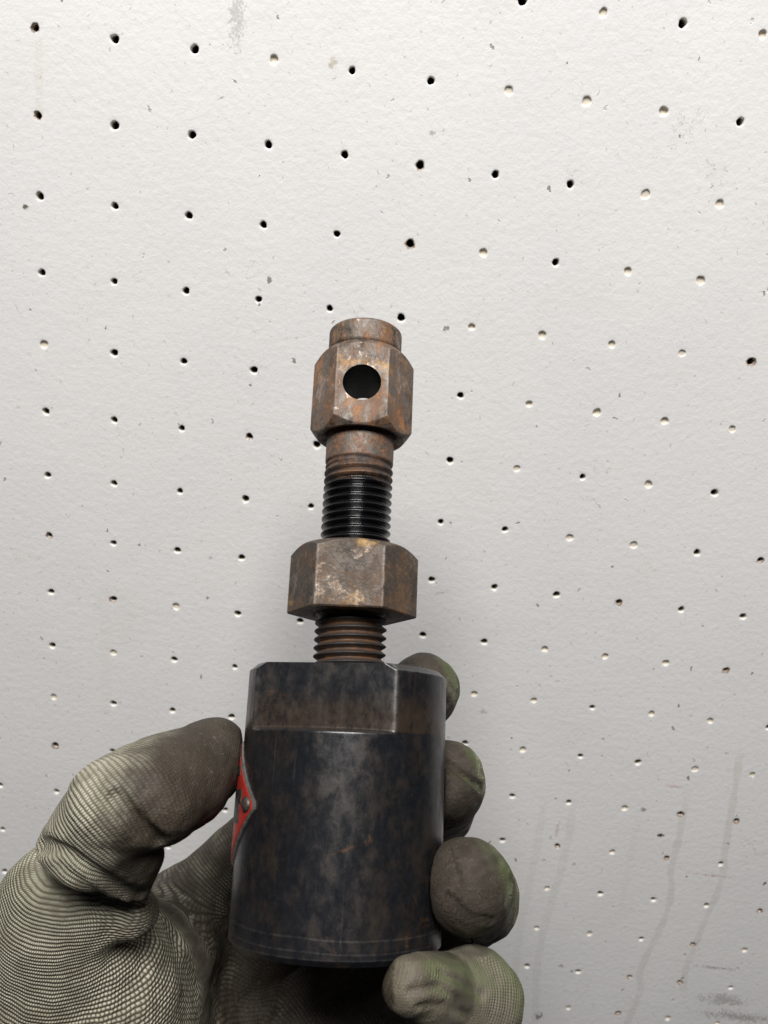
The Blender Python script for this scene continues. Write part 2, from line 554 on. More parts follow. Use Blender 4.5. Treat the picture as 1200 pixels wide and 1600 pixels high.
def body_wear(th, z):
    cyl = RBODY + 0 * th
    d = FLAT_D / np.maximum(np.cos(th - FLAT_A), .05)
    e = np.exp(-((d - cyl) / .55) ** 2) * (z > ZL) * (.55 + .45 * (np.sin(th - FLAT_A) > 0))
    e = np.maximum(e, .5 * np.exp(-((z - ZL + .12) / .16) ** 2) * (d < cyl + .2))
    e = np.maximum(e, .5 * np.exp(-((z - 62.5) / .22) ** 2) * (d > cyl))
    return np.maximum(e, .35 * np.exp(-((z - 1.4) / .2) ** 2))


zb = levels(0, 64, [1.4, ZL, 62.5], 60, .11, 15)
nth = 720
body = polar('body', zb, body_r, M_BODY, nth, cap_bottom=True, cap_top=False, wear=body_wear)
# top face as an annulus rings down to the screw bore
th = np.arange(nth) * 2 * np.pi / nth
rim = body_r(th, np.full(nth, 64.0))
me = body.data
bmx = bmesh.new(); bmx.from_mesh(me); bmx.verts.ensure_lookup_table()
last = bmx.verts[-nth:] if False else [bmx.verts[(len(zb) - 1) * nth + k] for k in range(nth)]
prev = last
for rr, zz in ((.96, 64.03), (None, 64.03), (None, 61.0)):
    ring = []
    for k in range(nth):
        r = rim[k] * .975 if rr else (10.2 if zz > 63 else 9.6)
        ring.append(bmx.verts.new((r * math.sin(th[k]) * MM, -r * math.cos(th[k]) * MM, zz * MM)))
    for k in range(nth):
        j = (k + 1) % nth
        f = bmx.faces.new((prev[k], prev[j], ring[j], ring[k])); f.smooth = True
    prev = ring
bmx.to_mesh(me); bmx.free()
me.set_sharp_from_angle(angle=math.radians(38))

# -- screw with a real helical thread
PT = 2.15
S0 = 64.0


def screw_r(th, z):
    ph = (z / PT - th / (2 * np.pi)) % 1.0
    tri = 1 - np.abs(2 * ph - 1)                      # 0 root .. 1 crest
    prof = np.clip((tri - .08) / .80, 0, 1)
    prof = prof * prof * (3 - 2 * prof) * .2 + prof * .8
    dep = 1.25
    run = np.clip((z - (S0 + 47.3)) / 8.5, 0, 1)      # thread runs out (and is packed with grit) towards the shank
    amp = 1 - .72 * run
    r = 9.35 - dep * (1 - prof) * amp
    sh = np.clip((z - (S0 + 55.4)) / .5, 0, 1)
    r = r * (1 - sh) + 9.3 * sh
    neck = np.exp(-((z - (S0 + 55.2)) / .5) ** 2) * .5
    return r - neck


nth = 180
zs = np.arange(S0 - 2.5, S0 + 66.8, .14)
scr = polar('screw', zs, screw_r, M_SCREW, nth)
TH, ZZ = np.meshgrid(np.arange(nth) * 2 * np.pi / nth, zs)
a = scr.data.attributes.new('crest', 'FLOAT', 'POINT')
a.data.foreach_set('value', np.clip((screw_r(TH, ZZ) - 8.1) / 1.25, 0, 1).ravel())

# -- lock nut: chamfered on its upper side only
AN = 16.99 * math.cos(math.pi / 6)
ROTN = -.032
ZNB, ZNT = S0 + 14.08, S0 + 31.5


def nut_r(th, z):
    r = hexr(th, AN, ROTN, .22)
    cone = 14.4 + np.clip(ZNT - z, -1, 40) * 1.0 / math.tan(math.radians(36))
    r = smin(r, cone, .25)
    return r - np.clip(.35 - (z - ZNB), 0, 1) * .8


def hex_wear(rot, rf, ap):
    def f(th, z):
        a = (th - rot + np.pi / 6) % (np.pi / 3)
        a = np.minimum(a, np.pi / 3 - a)
        return np.exp(-(a / .02) ** 2) * (rf(th, z) > hexr(th, ap, rot, .2) - .12)
    return f


def bored(name, zs, rf, mat, bore0, bore1, sharp=36, nth=720, wear=None):
    """closed ring solid: outer wall plus end faces reaching down to the bore"""
    o = polar(name, zs, rf, mat, nth, wear=wear)
    me = o.data
    b = bmesh.new(); b.from_mesh(me); b.verts.ensure_lookup_table()
    th = np.arange(nth) * 2 * np.pi / nth
    n = len(zs)
    for row, r1, r2, dz, flip in ((0, bore0[0], bore0[1], 1, True), (n - 1, bore1[0], bore1[1], -1, False)):
        b.verts.ensure_lookup_table()
        prev = [b.verts[row * nth + k] for k in range(nth)]
        for rr, z in ((r1, zs[row]), (r2, zs[row] + dz * 1.2)):
            ring = [b.verts.new((rr * math.sin(t) * MM, -rr * math.cos(t) * MM, z * MM)) for t in th]
            for k in range(nth):
                j = (k + 1) % nth
                q = (prev[k], prev[j], ring[j], ring[k])
                f = b.faces.new(q[::-1] if flip else q); f.smooth = True
            prev = ring
    b.to_mesh(me); b.free()
    me.set_sharp_from_angle(angle=math.radians(sharp))
    return o


nut = bored('lock_nut', levels(ZNB, ZNT, [ZNB + .3], 110, .05, 11), nut_r, M_NUT, (10.4, 9.2), (9.9, 9.2), wear=hex_wear(ROTN, nut_r, AN))

# -- hex head with a cross hole and a round boss on top
AH = 14.119 * math.cos(math.pi / 6)
ZHB, ZHT = S0 + 63.0, S0 + 88.2


def head_r(th, z):
    r = hexr(th, AH, 0.002, .2)
    lo = 11.9 + (z - ZHB) * 1 / math.tan(math.radians(50))
    hi = 10.9 + (ZHT - z) * 1 / math.tan(math.radians(44))
    return smin(smin(r, lo, .22), hi, .22)


head = bored('head', levels(ZHB, ZHT, [], 150), head_r, M_HEAD, (11.0, 9.3), (10.2, 9.2), wear=hex_wear(0.002, head_r, AH))
HOLE_TILT = math.radians(-2.0)
hc = bmesh.new()
bmesh.ops.create_cone(hc, cap_ends=True, segments=96, radius1=5.15 * MM, radius2=5.15 * MM, depth=60 * MM)
hm = bpy.data.meshes.new('cutter'); hc.to_mesh(hm); hc.free()
bore_shade = NT('shaded_hole_lining'); bore_shade.out((.006, .0055, .005), .7, 0, bore_shade.bump(bore_shade.noise(700, 4, .7), .0002, .8), .25)  # near-black lining: the shade inside the cross hole is put into its colour
hm.materials.append(bore_shade.mat)
cut = bpy.data.objects.new('cutter', hm); col.objects.link(cut)
cut.parent = tool
ZH = S0 + 75.4
cut.location = (0, 0, ZH * MM); cut.rotation_euler = (math.pi / 2 - HOLE_TILT, 0, 0)
# close the head into a solid for the cut
b = bmesh.new(); b.from_mesh(head.data)
bmesh.ops.holes_fill(b, edges=[e for e in b.edges if e.is_boundary])
b.to_mesh(head.data); b.free()
md = head.modifiers.new('hole', 'BOOLEAN'); md.object = cut; md.operation = 'DIFFERENCE'; md.solver = 'EXACT'; md.material_mode = 'TRANSFER'
dg = bpy.context.evaluated_depsgraph_get()
nm = bpy.data.meshes.new_from_object(head.evaluated_get(dg))
head.modifiers.clear(); head.data = nm; nm.name = 'head'
bpy.data.objects.remove(cut)
# slight break of the hole's edge
nm.polygons.foreach_set('use_smooth', [True] * len(nm.polygons))
nm.set_sharp_from_angle(angle=math.radians(34))

ZC = S0 + 104.66


def cap_r(th, z):
    r = 10.35 + 0 * th
    top = 9.9 + (ZC - z) * 1.0
    return smin(r + 0 * z, top, .3) - .7 * np.exp(-((z - ZHT - .1) / .7) ** 2)


ZC = S0 + 95.4
cap = polar('head_boss', levels(ZHT - 1.5, ZC, [ZC - .5], 60, .04, 9), cap_r, M_HEAD, 240, False, True, 38)

# -- badge riveted to the side of the body
mr = NT('red_enamel')
mn = mr.noise(420, 5, .7); mn2 = mr.noise(110, 4, .6)
redc = mr.mix(mr.ss(mn2, .35, .7), (.30, .019, .012), (.22, .016, .010))
redc = mr.mix(mr.mul(mr.ss(mr.noise(260, 5, .75), .60, .66), .85), redc, (.10, .075, .06))
mr.out(redc, mr.ss(mn, .3, .7, .38, .6), 0, mr.bump(mn, .00006, .6))
M_RED = mr.mat
ms = NT('badge_metal')
sn = ms.noise(600, 5, .7)
ms.out(ms.mix(ms.ss(sn, .42, .6), (.26, .25, .235), (.16, .145, .13)), ms.ss(sn, .3, .7, .32, .45), .7, ms.bump(sn, .00002, .3))
M_SILVER = ms.mat
mk = NT('badge_black'); kn = mk.noise(500, 4, .7)
mk.out(mk.mix(mk.ss(kn, .4, .7), (.022, .02, .019), (.06, .05, .042)), .5, .2, mk.bump(kn, .00006, .6))
M_BLACK = mk.mat

BC = math.radians(-85.5)                             # centre of the badge round the body
BZ = 64 - 32.9
HH, HW = 14.3, math.radians(36.0) * RBODY            # half height, half arc width (mm)
TIPW, SIDEW = 1.5, 0.8


def badge_outline(inset=0.0):
    s = math.hypot(HW - TIPW, HH - SIDEW)
    k = 1.0
    q = [(TIPW, HH), (HW, SIDEW), (HW, -SIDEW), (TIPW, -HH), (-TIPW, -HH), (-HW, -SIDEW), (-HW, SIDEW), (-TIPW, HH)]
    c = []
    for x, y in q:
        L = math.hypot(x / HW, y / HH)
        c.append((x * (1 - inset / HW * 1.35), y * (1 - inset / HH * 1.35)))
    return c


def curved_plate(name, outline, r0, r1, mat, parent, mids=(), bev=.12):
    """plate bent round the body: outline in (arc mm, z mm) about the badge centre, from radius r0 to r1"""
    pts = []
    n = len(outline)
    for i in range(n):
        a_ = np.array(outline[i]); b_ = np.array(outline[(i + 1) % n])
        for t in np.linspace(0, 1, 14, endpoint=False):
            pts.append(a_ + (b_ - a_) * t)
    pts = np.array(pts); c0 = pts.mean(0)

    def P(q, r):
        an = BC + q[0] / RBODY
        return (r * math.sin(an) * MM, -r * math.cos(an) * MM, (BZ + q[1]) * MM)
    verts, faces = [], []
    N = len(pts)
    layers = [(pts, r0), (pts, r1 - bev), (c0 + (pts - c0) * (1 - bev / 6), r1)]
    for f in (.75, .5, .25):
        layers.append((c0 + (pts - c0) * f, r1))
    for L, r in layers:
        verts += [P(q, r) for q in L]
    for k in range(len(layers) - 1):
        for i in range(N):
            j = (i + 1) % N
            faces.append((k * N + i, k * N + j, (k + 1) * N + j, (k + 1) * N + i))
    verts.append(P(c0, r1)); cidx = len(verts) - 1
    k = len(layers) - 1
    for i in range(N):
        faces.append((k * N + i, k * N + (i + 1) % N, cidx))
    # consistent outward orientation
    o = mesh_obj(name, verts, faces, mat, parent, True, 40)
    b = bmesh.new(); b.from_mesh(o.data); bmesh.ops.recalc_face_normals(b, faces=b.faces); 
    b.to_mesh(o.data); b.free()
    return o


badge = curved_plate('badge', badge_outline(0), 24.9, 25.75, M_SILVER, tool, bev=.35)
badge['label'] = 'worn red diamond badge with silver rim'
curved_plate('enamel', badge_outline(.48), 25.6, 25.86, M_RED, badge, bev=.1)
# dark remains of raised lettering across the middle of the badge
bars = [(-9.5, -7.9, -3, 3.2), (-4.6, -3.0, -4.4, 4.6), (-3.0, -.6, -.7, .8), (-.6, 1.0, -4.4, 4.6), (.6, 7.4, 6.4, 8.4), (.6, 8.4, -4.2, 3.2), (8.4, 9.6, .2, 3.2)]
lv, lf = [], []
for (x0, x1, z0, z1) in bars:
    xs_ = np.linspace(x0, x1, 7)
    base = len(lv)
    for x in xs_:
        an = BC + x / RBODY
        for r, z in ((25.8, z0), (26.0, z0), (26.0, z1), (25.8, z1)):
            lv.append((r * math.sin(an) * MM, -r * math.cos(an) * MM, (BZ + z) * MM))
    for k in range(6):
        a_ = base + k * 4
        lf += [(a_ + q, a_ + q + 1, a_ + q + 5, a_ + q + 4) for q in range(3)]
    lf += [(base, base + 1, base + 2, base + 3), (base + 24, base + 27, base + 26, base + 25)]
mesh_obj('lettering', lv, lf, M_BLACK, badge, False)


def rivet(arc, dz):
    b = bmesh.new()
    an = BC + arc / RBODY
    bmesh.ops.create_uvsphere(b, u_segments=28, v_segments=16, radius=1.75 * MM)
    bmesh.ops.scale(b, vec=(1, .62, 1), verts=b.verts)
    bmesh.ops.rotate(b, verts=b.verts, cent=(0, 0, 0), matrix=Matrix.Rotation(an, 3, 'Z'))
    bmesh.ops.translate(b, verts=b.verts, vec=(25.85 * math.sin(an) * MM, -25.85 * math.cos(an) * MM, (BZ + dz) * MM))
    me = bpy.data.meshes.new('rivet'); b.to_mesh(me); b.free()
    me.polygons.foreach_set('use_smooth', [True] * len(me.polygons))
    me.materials.append(M_RIV)
    o = bpy.data.objects.new('rivet', me); col.objects.link(o); o.parent = badge


mv = NT('rivet_steel'); vn = mv.noise(500, 5, .7)
mv.out(mv.mix(mv.ss(vn, .4, .65), (.12, .105, .095), (.05, .04, .033)), .45, .6, mv.bump(vn, .0001, .6))
M_RIV = mv.mat
rivet(12.9, .2)
rivet(-12.9, .2)

# ------------------------------------------------------------------ the gloved hand: one continuous surface from a distance field
def cap_(P, A, B, ra, rb):
    A = np.asarray(A); B = np.asarray(B)
    pa = P - A; ba = B - A
    t = np.clip((pa @ ba) / (ba @ ba), 0, 1)
    d = np.sqrt(((pa - t[:, None] * ba) ** 2).sum(1))
    return d - (ra + (rb - ra) * t)


def ell(P, c, r, Rm=None):
    q = P - np.asarray(c)
    if Rm is not None: q = q @ Rm
    r = np.asarray(r)
    k0 = np.sqrt(((q / r) ** 2).sum(1)); k1 = np.sqrt(((q / r ** 2) ** 2).sum(1))
    return k0 * (k0 - 1) / np.maximum(k1, 1e-6)


def smax(a, b, k):
    return -smin(-a, -b, k)


CH = {
    'index': [(at(285, 1434, 262), 12.3), (at(480, 1250, 273), 11.5), (at(606, 1140, 266), 10.8), (at(661, 1078, 250), 10.3)],
    'middle': [(at(372, 1500, 268), 13), (at(570, 1352, 276), 12), (at(682, 1258, 256), 11.0), (at(696, 1220, 229), 10.6)],
    'ring': [(at(450, 1590, 266), 13), (at(660, 1462, 270), 12), (at(745, 1404, 240), 11.2), (at(729, 1384, 200), 10.6)],
    'pinky': [(at(515, 1690, 258), 12), (at(736, 1650, 240), 11), (at(742, 1562, 195), 10.4), (at(644, 1540, 179), 5.9)],
}
TH_CMC, TH_MCP, TH_IP, TH_TIP = at(40, 1800, 232), at(92, 1425, 202), at(165, 1274, 193), at(308, 1204, 215)
WR = at(190, 2050, 262)
ELB = at(200, 2250, 266)


def hand_raw(P):
    # palm and metacarpals
    d = cap_(P, WR, CH['index'][0][0], 20, 14)
    for f in ('middle', 'ring', 'pinky'):
        d = smin(d, cap_(P, WR + np.array([6, 0, 2]), CH[f][0][0], 20, 14), 7)
    d = smin(d, cap_(P, at(470, 1655, 260), at(655, 1585, 259), 13, 12), 5)
    d = smin(d, ell(P, at(330, 1880, 250), (26, 34, 18)), 10)          # heel of the hand, little finger side
    d = smin(d, cap_(P, WR, ELB, 27, 33), 12)
    # thumb base
    th = cap_(P, TH_CMC, at(87, 1436, 209), 24, 15.2)
    th = smin(th, ell(P, at(120, 1600, 222), (27, 34, 24)), 9)
    d = smin(d, th, 20)
    # web between thumb and forefinger, and the hollow of the palm
    d = smin(d, cap_(P, at(150, 1500, 228), at(270, 1450, 258), 12, 11), 9)
    d = smin(d, cap_(P, at(200, 1620, 230), at(262, 1500, 243), 15, 12), 12)
    d = smin(d, cap_(P, at(230, 1680, 238), at(330, 1640, 255), 17, 15), 14)
    prox = cap_(P, at(124, 1372, 200), at(165, 1290, 194), 13.0, 11.3)
    prox = smin(prox, cap_(P, at(208, 1338, 197), at(184, 1392, 199), 6.4, 7.0), 4.5)   # pad that bulges at the fold
    cn = np.array([-.46, .89, -.12]); cn /= np.linalg.norm(cn)
    prox = smax(prox, (P - at(140, 1372, 196)) @ cn, 2.5)              # the cloth folds over here
    d = smin(d, cap_(P, at(84, 1386, 206), at(203, 1424, 207), 9.8, 6.5), 5)
    d = smin(d, prox, 1.2)
    dist = cap_(P, at(180, 1260, 192), at(327, 1192, 214), 11.0, 9.4)
    dist = smin(dist, cap_(P, at(225, 1250, 193), at(296, 1230, 205), 10.3, 9.2), 3)
    dist = smin(dist, cap_(P, at(258, 1268, 193), at(318, 1210, 212), 7.0, 7.0), 3)
    dist = smin(dist, cap_(P, at(222, 1216, 200), at(338, 1166, 214), 7.8, 6.6), 4)
    d = smin(d, dist, .9)
    # fingers
    for f, c in CH.items():
        fd = None
        for (A, ra), (B, rb) in zip(c[:-1], c[1:]):
            q = cap_(P, A, B, ra, rb)
            fd = q if fd is None else smin(fd, q, 2.2)
        d = smin(d, fd, 1.8 if f != 'index' else 4)
    return d


def body_cyl(P, grow=0.0):
    q = P - PB
    s = q @ ax
    rad = np.sqrt(np.maximum((q * q).sum(1) - s * s, 0))
    a_ = rad - (RBODY + grow)
    b_ = np.maximum(-s - grow, s - LB)
    return np.minimum(np.maximum(a_, b_), 0) + np.sqrt(np.maximum(a_, 0) ** 2 + np.maximum(b_, 0) ** 2)


def trace(px, py, z0=150.0):
    dr = at(px, py, 1.0); L = np.linalg.norm(dr); dr = dr / L
    t = z0
    for _ in range(90):
        d = float(hand_raw((dr * t)[None])[0])
        t += d * .8
        if abs(d) < .02 or t > 400: break
    return dr * t


def groove_pts(pxs):
    out = []
    for (u0, v0), (u1, v1) in zip(pxs[:-1], pxs[1:]):
        for t in np.linspace(0, 1, 6, endpoint=False):
            p = trace(u0 + (u1 - u0) * t, v0 + (v1 - v0) * t)
            if np.linalg.norm(p) < 330: out.append(p)
    return np.array(out)


GROOVES = [(groove_pts([(42, 1320), (75, 1322), (110, 1340), (150, 1368), (190, 1394), (228, 1404)]), 1.7, 1.7),
           (groove_pts([(180, 1246), (205, 1276), (228, 1300), (254, 1322)]), 1.9, 1.3),
           (groove_pts([(90, 1352), (140, 1392), (180, 1418)]), .7, 1.6)]
SEAMS = [(groove_pts([(700, 1192), (735, 1218), (756, 1232)]), .8, .8),
         (groove_pts([(700, 1400), (735, 1432), (775, 1440)]), .5, 1.0),
         (groove_pts([(672, 1060), (690, 1085), (700, 1105)]), .6, 1.0),
         (groove_pts([(640, 1550), (690, 1540), (720, 1570)]), .7, 1.2), (groove_pts([(655, 1575), (700, 1572), (735, 1590)]), .6, 1.2),
         (groove_pts([(690, 1520), (725, 1536), (760, 1560)]), .6, 1.2)]


def lumps(P):
    x, y, z = P.T
    q = np.sin(x * .31 + 1.3 * np.sin(y * .17)) * np.sin(y * .27 + 1.1 * np.sin(z * .21)) * np.sin(z * .29 + .7)
    q2 = np.sin(x * .83 + 2 * np.sin(y * .31)) * np.sin(y * .71 + 1.7 * np.sin(x * .23)) * np.sin(z * .77 + 1.1)
    return .45 * q + .16 * q2


def bulge_pts(pxs, r, out):
    q = groove_pts(pxs)
    L = np.linalg.norm(q, axis=1)[:, None]
    return q * (1 + (r - out) / L)


# lips of cloth that fold over the creases of the thumb
LIPS = []


def sink(pts, dz):
    L = np.linalg.norm(pts, axis=1)[:, None]
    return pts * (1 + dz / L)


def hand(P):
    d = hand_raw(P) + lumps(P)
    for pts, r, k in LIPS:
        lo = pts.min(0) - 10; hi = pts.max(0) + 10
        sel = np.all((P > lo) & (P < hi), 1)
        if not sel.any(): continue
        Q = P[sel]; g_ = np.full(len(Q), 1e3)
        for A, B in zip(pts[:-1], pts[1:]):
            g_ = np.minimum(g_, cap_(Q, A, B, r, r))
        d[sel] = smin(d[sel], g_, k)
    for pts, r, k in GROOVES + SEAMS:
        if len(pts) < 2: continue
        lo = pts.min(0) - 6; hi = pts.max(0) + 6
        sel = np.all((P > lo) & (P < hi), 1)
        if not sel.any(): continue
        Q = P[sel]
        g_ = np.full(len(Q), 1e3)
        for A, B in zip(pts[:-1], pts[1:]):
            g_ = np.minimum(g_, cap_(Q, A, B, r, r))
        d[sel] = smax(d[sel], -g_, k)
    return smax(d, -body_cyl(P, .9), .5)


def surface_nets(lo, hi, h):
    n = np.ceil((hi - lo) / h).astype(int) // 4 * 4 + 4
    xs = [lo[k] + np.arange(n[k]) * h for k in range(3)]
    cc = [lo[k] + (np.arange(n[k] // 4) * 4 + 1.5) * h for k in range(3)]
    G = np.stack(np.meshgrid(*cc, indexing='ij'), -1).reshape(-1, 3)
    Fc = hand(G).reshape([k // 4 for k in n])
    near = np.abs(Fc) < 6 * h + 2
    Ff = np.repeat(np.repeat(np.repeat(Fc, 4, 0), 4, 1), 4, 2).astype(np.float64)
    nr = np.repeat(np.repeat(np.repeat(near, 4, 0), 4, 1), 4, 2)
    I = np.argwhere(nr)
    vals = np.empty(len(I))
    for s in range(0, len(I), 400000):
        q = I[s:s + 400000]
        vals[s:s + 400000] = hand(lo + q * h)
    Ff[nr] = vals
    Sg = Ff < 0
    nx, ny, nz = n
    cnt = np.zeros((nx - 1, ny - 1, nz - 1)); acc = np.zeros((nx - 1, ny - 1, nz - 1, 3))
    offs = [(a, b, c) for a in (0, 1) for b in (0, 1) for c in (0, 1)]

    def sub(Aa, o):
        return Aa[o[0]:o[0] + nx - 1, o[1]:o[1] + ny - 1, o[2]:o[2] + nz - 1]
    for o in offs:
        for k in range(3):
            if o[k]: continue
            o2 = list(o); o2[k] = 1
            fa, fb = sub(Ff, o), sub(Ff, o2)
            cr = (fa < 0) != (fb < 0)
            t = np.where(cr, fa / np.where(cr, fa - fb, 1), 0)
            cnt += cr
            for q in range(3):
                acc[..., q] += np.where(cr, o[q] + (t if q == k else 0), 0)
    act = cnt > 0
    vid = np.full(act.shape, -1); vid[act] = np.arange(act.sum())
    base = np.argwhere(act)
    verts = lo + (base + acc[act] / cnt[act][:, None]) * h
    faces = []
    for k in range(3):
        o2 = [0, 0, 0]; o2[k] = 1
        a_ = Sg[:nx - o2[0], :ny - o2[1], :nz - o2[2]]; b_ = Sg[o2[0]:, o2[1]:, o2[2]:]
        E_ = np.argwhere(a_ != b_)
        u, v = [(1, 2), (2, 0), (0, 1)][k]
        ok = (E_[:, u] > 0) & (E_[:, v] > 0) & (E_[:, u] < n[u] - 1) & (E_[:, v] < n[v] - 1)
        E_ = E_[ok]
        du = np.zeros(3, int); du[u] = 1
        dv = np.zeros(3, int); dv[v] = 1

        def gid(D): return vid[D[:, 0], D[:, 1], D[:, 2]]
        q = np.stack([gid(E_ - du - dv), gid(E_ - dv), gid(E_), gid(E_ - du)], 1)
        fl = ~a_[E_[:, 0], E_[:, 1], E_[:, 2]]
        q[fl] = q[fl][:, ::-1]
        faces.append(q)
    return verts, np.concatenate(faces)


hv, hf = surface_nets(np.array([-125.0, 30, 160]), np.array([52.0, 330, 312]), .85)


def grad(P, e=.25):
    g_ = np.empty_like(P)
    for k in range(3):
        D = np.zeros(3); D[k] = e
        g_[:, k] = (hand(P + D) - hand(P - D)) / (2 * e)
    return g_


for _ in range(3):
    cen = hv[hf].mean(1)
    sm_, ct = np.zeros_like(hv), np.zeros(len(hv))
    for k in range(4):
        np.add.at(sm_, hf[:, k], cen); np.add.at(ct, hf[:, k], 1)
    hv = hv * .35 + .65 * sm_ / np.maximum(ct, 1)[:, None]
for _ in range(2):
    G = grad(hv); gn = np.sqrt((G ** 2).sum(1)); d = hand(hv)
    st = (d / np.maximum(gn, .35))[:, None] * G / np.maximum(gn, .35)[:, None]
    hv = hv - np.clip(st, -.5, .5)
nrm = grad(hv, .5); nrm /= np.maximum(np.linalg.norm(nrm, axis=1), 1e-6)[:, None]

# knit coordinates: along and round the bones, blended smoothly
def spline(pts, n=12):
    p = [2 * pts[0] - pts[1]] + list(pts) + [2 * pts[-1] - pts[-2]]
    out = []
    for k in range(1, len(p) - 2):
        for t in np.linspace(0, 1, n, endpoint=False):
            a_, b_, c_, d_ = p[k - 1], p[k], p[k + 1], p[k + 2]
            out.append(.5 * (2 * b_ + (c_ - a_) * t + (2 * a_ - 5 * b_ + 4 * c_ - d_) * t ** 2 + (3 * b_ - a_ - 3 * c_ + d_) * t ** 3))
    out.append(pts[-1])
    return np.array(out)


wsum = np.zeros(len(hv)); ku = np.zeros(len(hv)); kv = np.zeros(len(hv))
chains = [([WR, TH_CMC, TH_MCP, TH_IP, TH_TIP], [24, 24, 15, 12, 11], [1.0, 1.15, 1.3, 1.7, 1.8])]
for f, c in CH.items():
    chains.append(([WR] + [q[0] for q in c], [18] + [q[1] for q in c], [1.0, 1.1, 1.5, 1.6, 1.6]))
for pts, rad, scl in chains:
    c_ = spline(pts)
    tt = np.linspace(0, len(pts) - 1, len(c_))
    rr = np.interp(tt, np.arange(len(pts)), rad); sc = np.interp(tt, np.arange(len(pts)), scl)
    tg = np.gradient(c_, axis=0); ds = np.linalg.norm(tg, axis=1); tg /= ds[:, None]
    ss_ = np.concatenate([[0], np.cumsum(np.linalg.norm(np.diff(c_, axis=0), axis=1) * (sc[1:] + sc[:-1]) / 2)])
    d2 = ((hv[:, None, :] - c_[None]) ** 2).sum(2)
    dm = d2.min(1)
    w = np.exp(-(d2 - dm[:, None]) / 90.0); w /= w.sum(1)[:, None]
    cb = w @ c_; tb = w @ tg; tb /= np.linalg.norm(tb, axis=1)[:, None]
    sb = w @ ss_; scb = w @ sc; rb_ = w @ rr
    pa = hv - cb
    u = sb + (pa * tb).sum(1) * scb
    e1 = np.array([0, 0, -1.0]) - tb * (-tb[:, 2])[:, None]
    e1 /= np.maximum(np.linalg.norm(e1, axis=1), .2)[:, None]
    e2 = np.cross(tb, e1)
    phi = np.arctan2((pa * e2).sum(1), (pa * e1).sum(1))
    W = np.exp(-dm / rb_ ** 2 * 2.2) + 1e-9
    ku += W * u; kv += W * phi * rb_ * scb; wsum += W
ku /= wsum; kv /= wsum
for f, (du_, dv_) in (('index', (.8, .6)), ('middle', (.9, -.3)), ('ring', (.95, .3)), ('pinky', (.3, .95))):
    tip = CH[f][-1][0]
    wt = 1 - np.clip((np.linalg.norm(hv - tip, axis=1) - 8) / 7, 0, 1)
    wt = wt * wt * (3 - 2 * wt)
    q = hv - tip
    ku += wt * ((q[:, 1] * du_ + q[:, 0] * dv_) * 1.5 + 40 - ku)
    kv += wt * ((q[:, 0] * du_ - q[:, 1] * dv_) * 1.5 - kv)

# where the palm-side coating and grime cover the knit
pxx = hv[:, 0] / hv[:, 2] * F + 600
pyy = hv[:, 1] / hv[:, 2] * F + 800


def sstep(x, a_, b_):
    t = np.clip((x - a_) / (b_ - a_), 0, 1); return t * t * (3 - 2 * t)


x, y, z = hv.T
wob = 4 * np.sin(y * .22 + .5) + 3 * np.sin(y * .5 + z * .3)
clo = np.interp(y, [50, 62, 74, 84, 100, 115], [-65, -63, -70, -69, -65, -61])
chi = np.interp(y, [50, 62, 74, 84, 100, 115], [-46, -49, -54, -53, -43, -40])
coat = np.clip((x + wob * .35 - clo) / (chi - clo), 0, 1)              # palm side of the thumb, x in mm
tipd = np.linalg.norm(hv - TH_TIP, axis=1)
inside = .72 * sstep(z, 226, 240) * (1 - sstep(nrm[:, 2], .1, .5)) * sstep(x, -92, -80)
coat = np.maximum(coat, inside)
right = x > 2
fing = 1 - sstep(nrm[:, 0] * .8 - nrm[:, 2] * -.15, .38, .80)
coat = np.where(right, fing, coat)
pk = np.minimum.reduce([cap_(hv, A[0], B[0], A[1], B[1]) for A, B in zip(CH['pinky'][1:-1], CH['pinky'][2:])])
coat = np.where((pk < 2) & right, np.minimum(coat, .60 + .4 * (1 - sstep(np.linalg.norm(hv - CH['pinky'][-1][0], axis=1), 7, 15))), coat)
fine = np.maximum(1 - sstep(pyy, 1330, 1400), np.where(right, .6, 0.0))
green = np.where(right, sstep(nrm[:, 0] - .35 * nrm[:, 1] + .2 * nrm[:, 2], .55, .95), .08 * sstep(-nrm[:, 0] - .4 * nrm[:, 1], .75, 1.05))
wear = sstep(tipd, 14, 40)                                             # coating rubbed smooth on the pads

me = bpy.data.meshes.new('gloved_hand')
wv = cam2world(hv)
root = cam2world(WR)[0]
me.from_pydata((wv - root).tolist(), [], hf.tolist())
me.polygons.foreach_set('use_smooth', [True] * len(me.polygons))
for nm_, arr in (('ku', ku), ('kv', kv), ('coat', coat), ('fine', fine), ('green', green), ('pinkish', np.where((pk < 2) & right, 1.0, 0.0))):
    a = me.attributes.new(nm_, 'FLOAT', 'POINT'); a.data.foreach_set('value', arr.astype(np.float32))
me.normals_split_custom_set_from_vertices((nrm @ C2W_R.T).tolist())
hand_o = bpy.data.objects.new('gloved_hand', me); col.objects.link(hand_o)
hand_o.location = root
tag(hand_o, 'left hand in dirty greenish knit work glove gripping the dark steel tool', 'gloved hand')


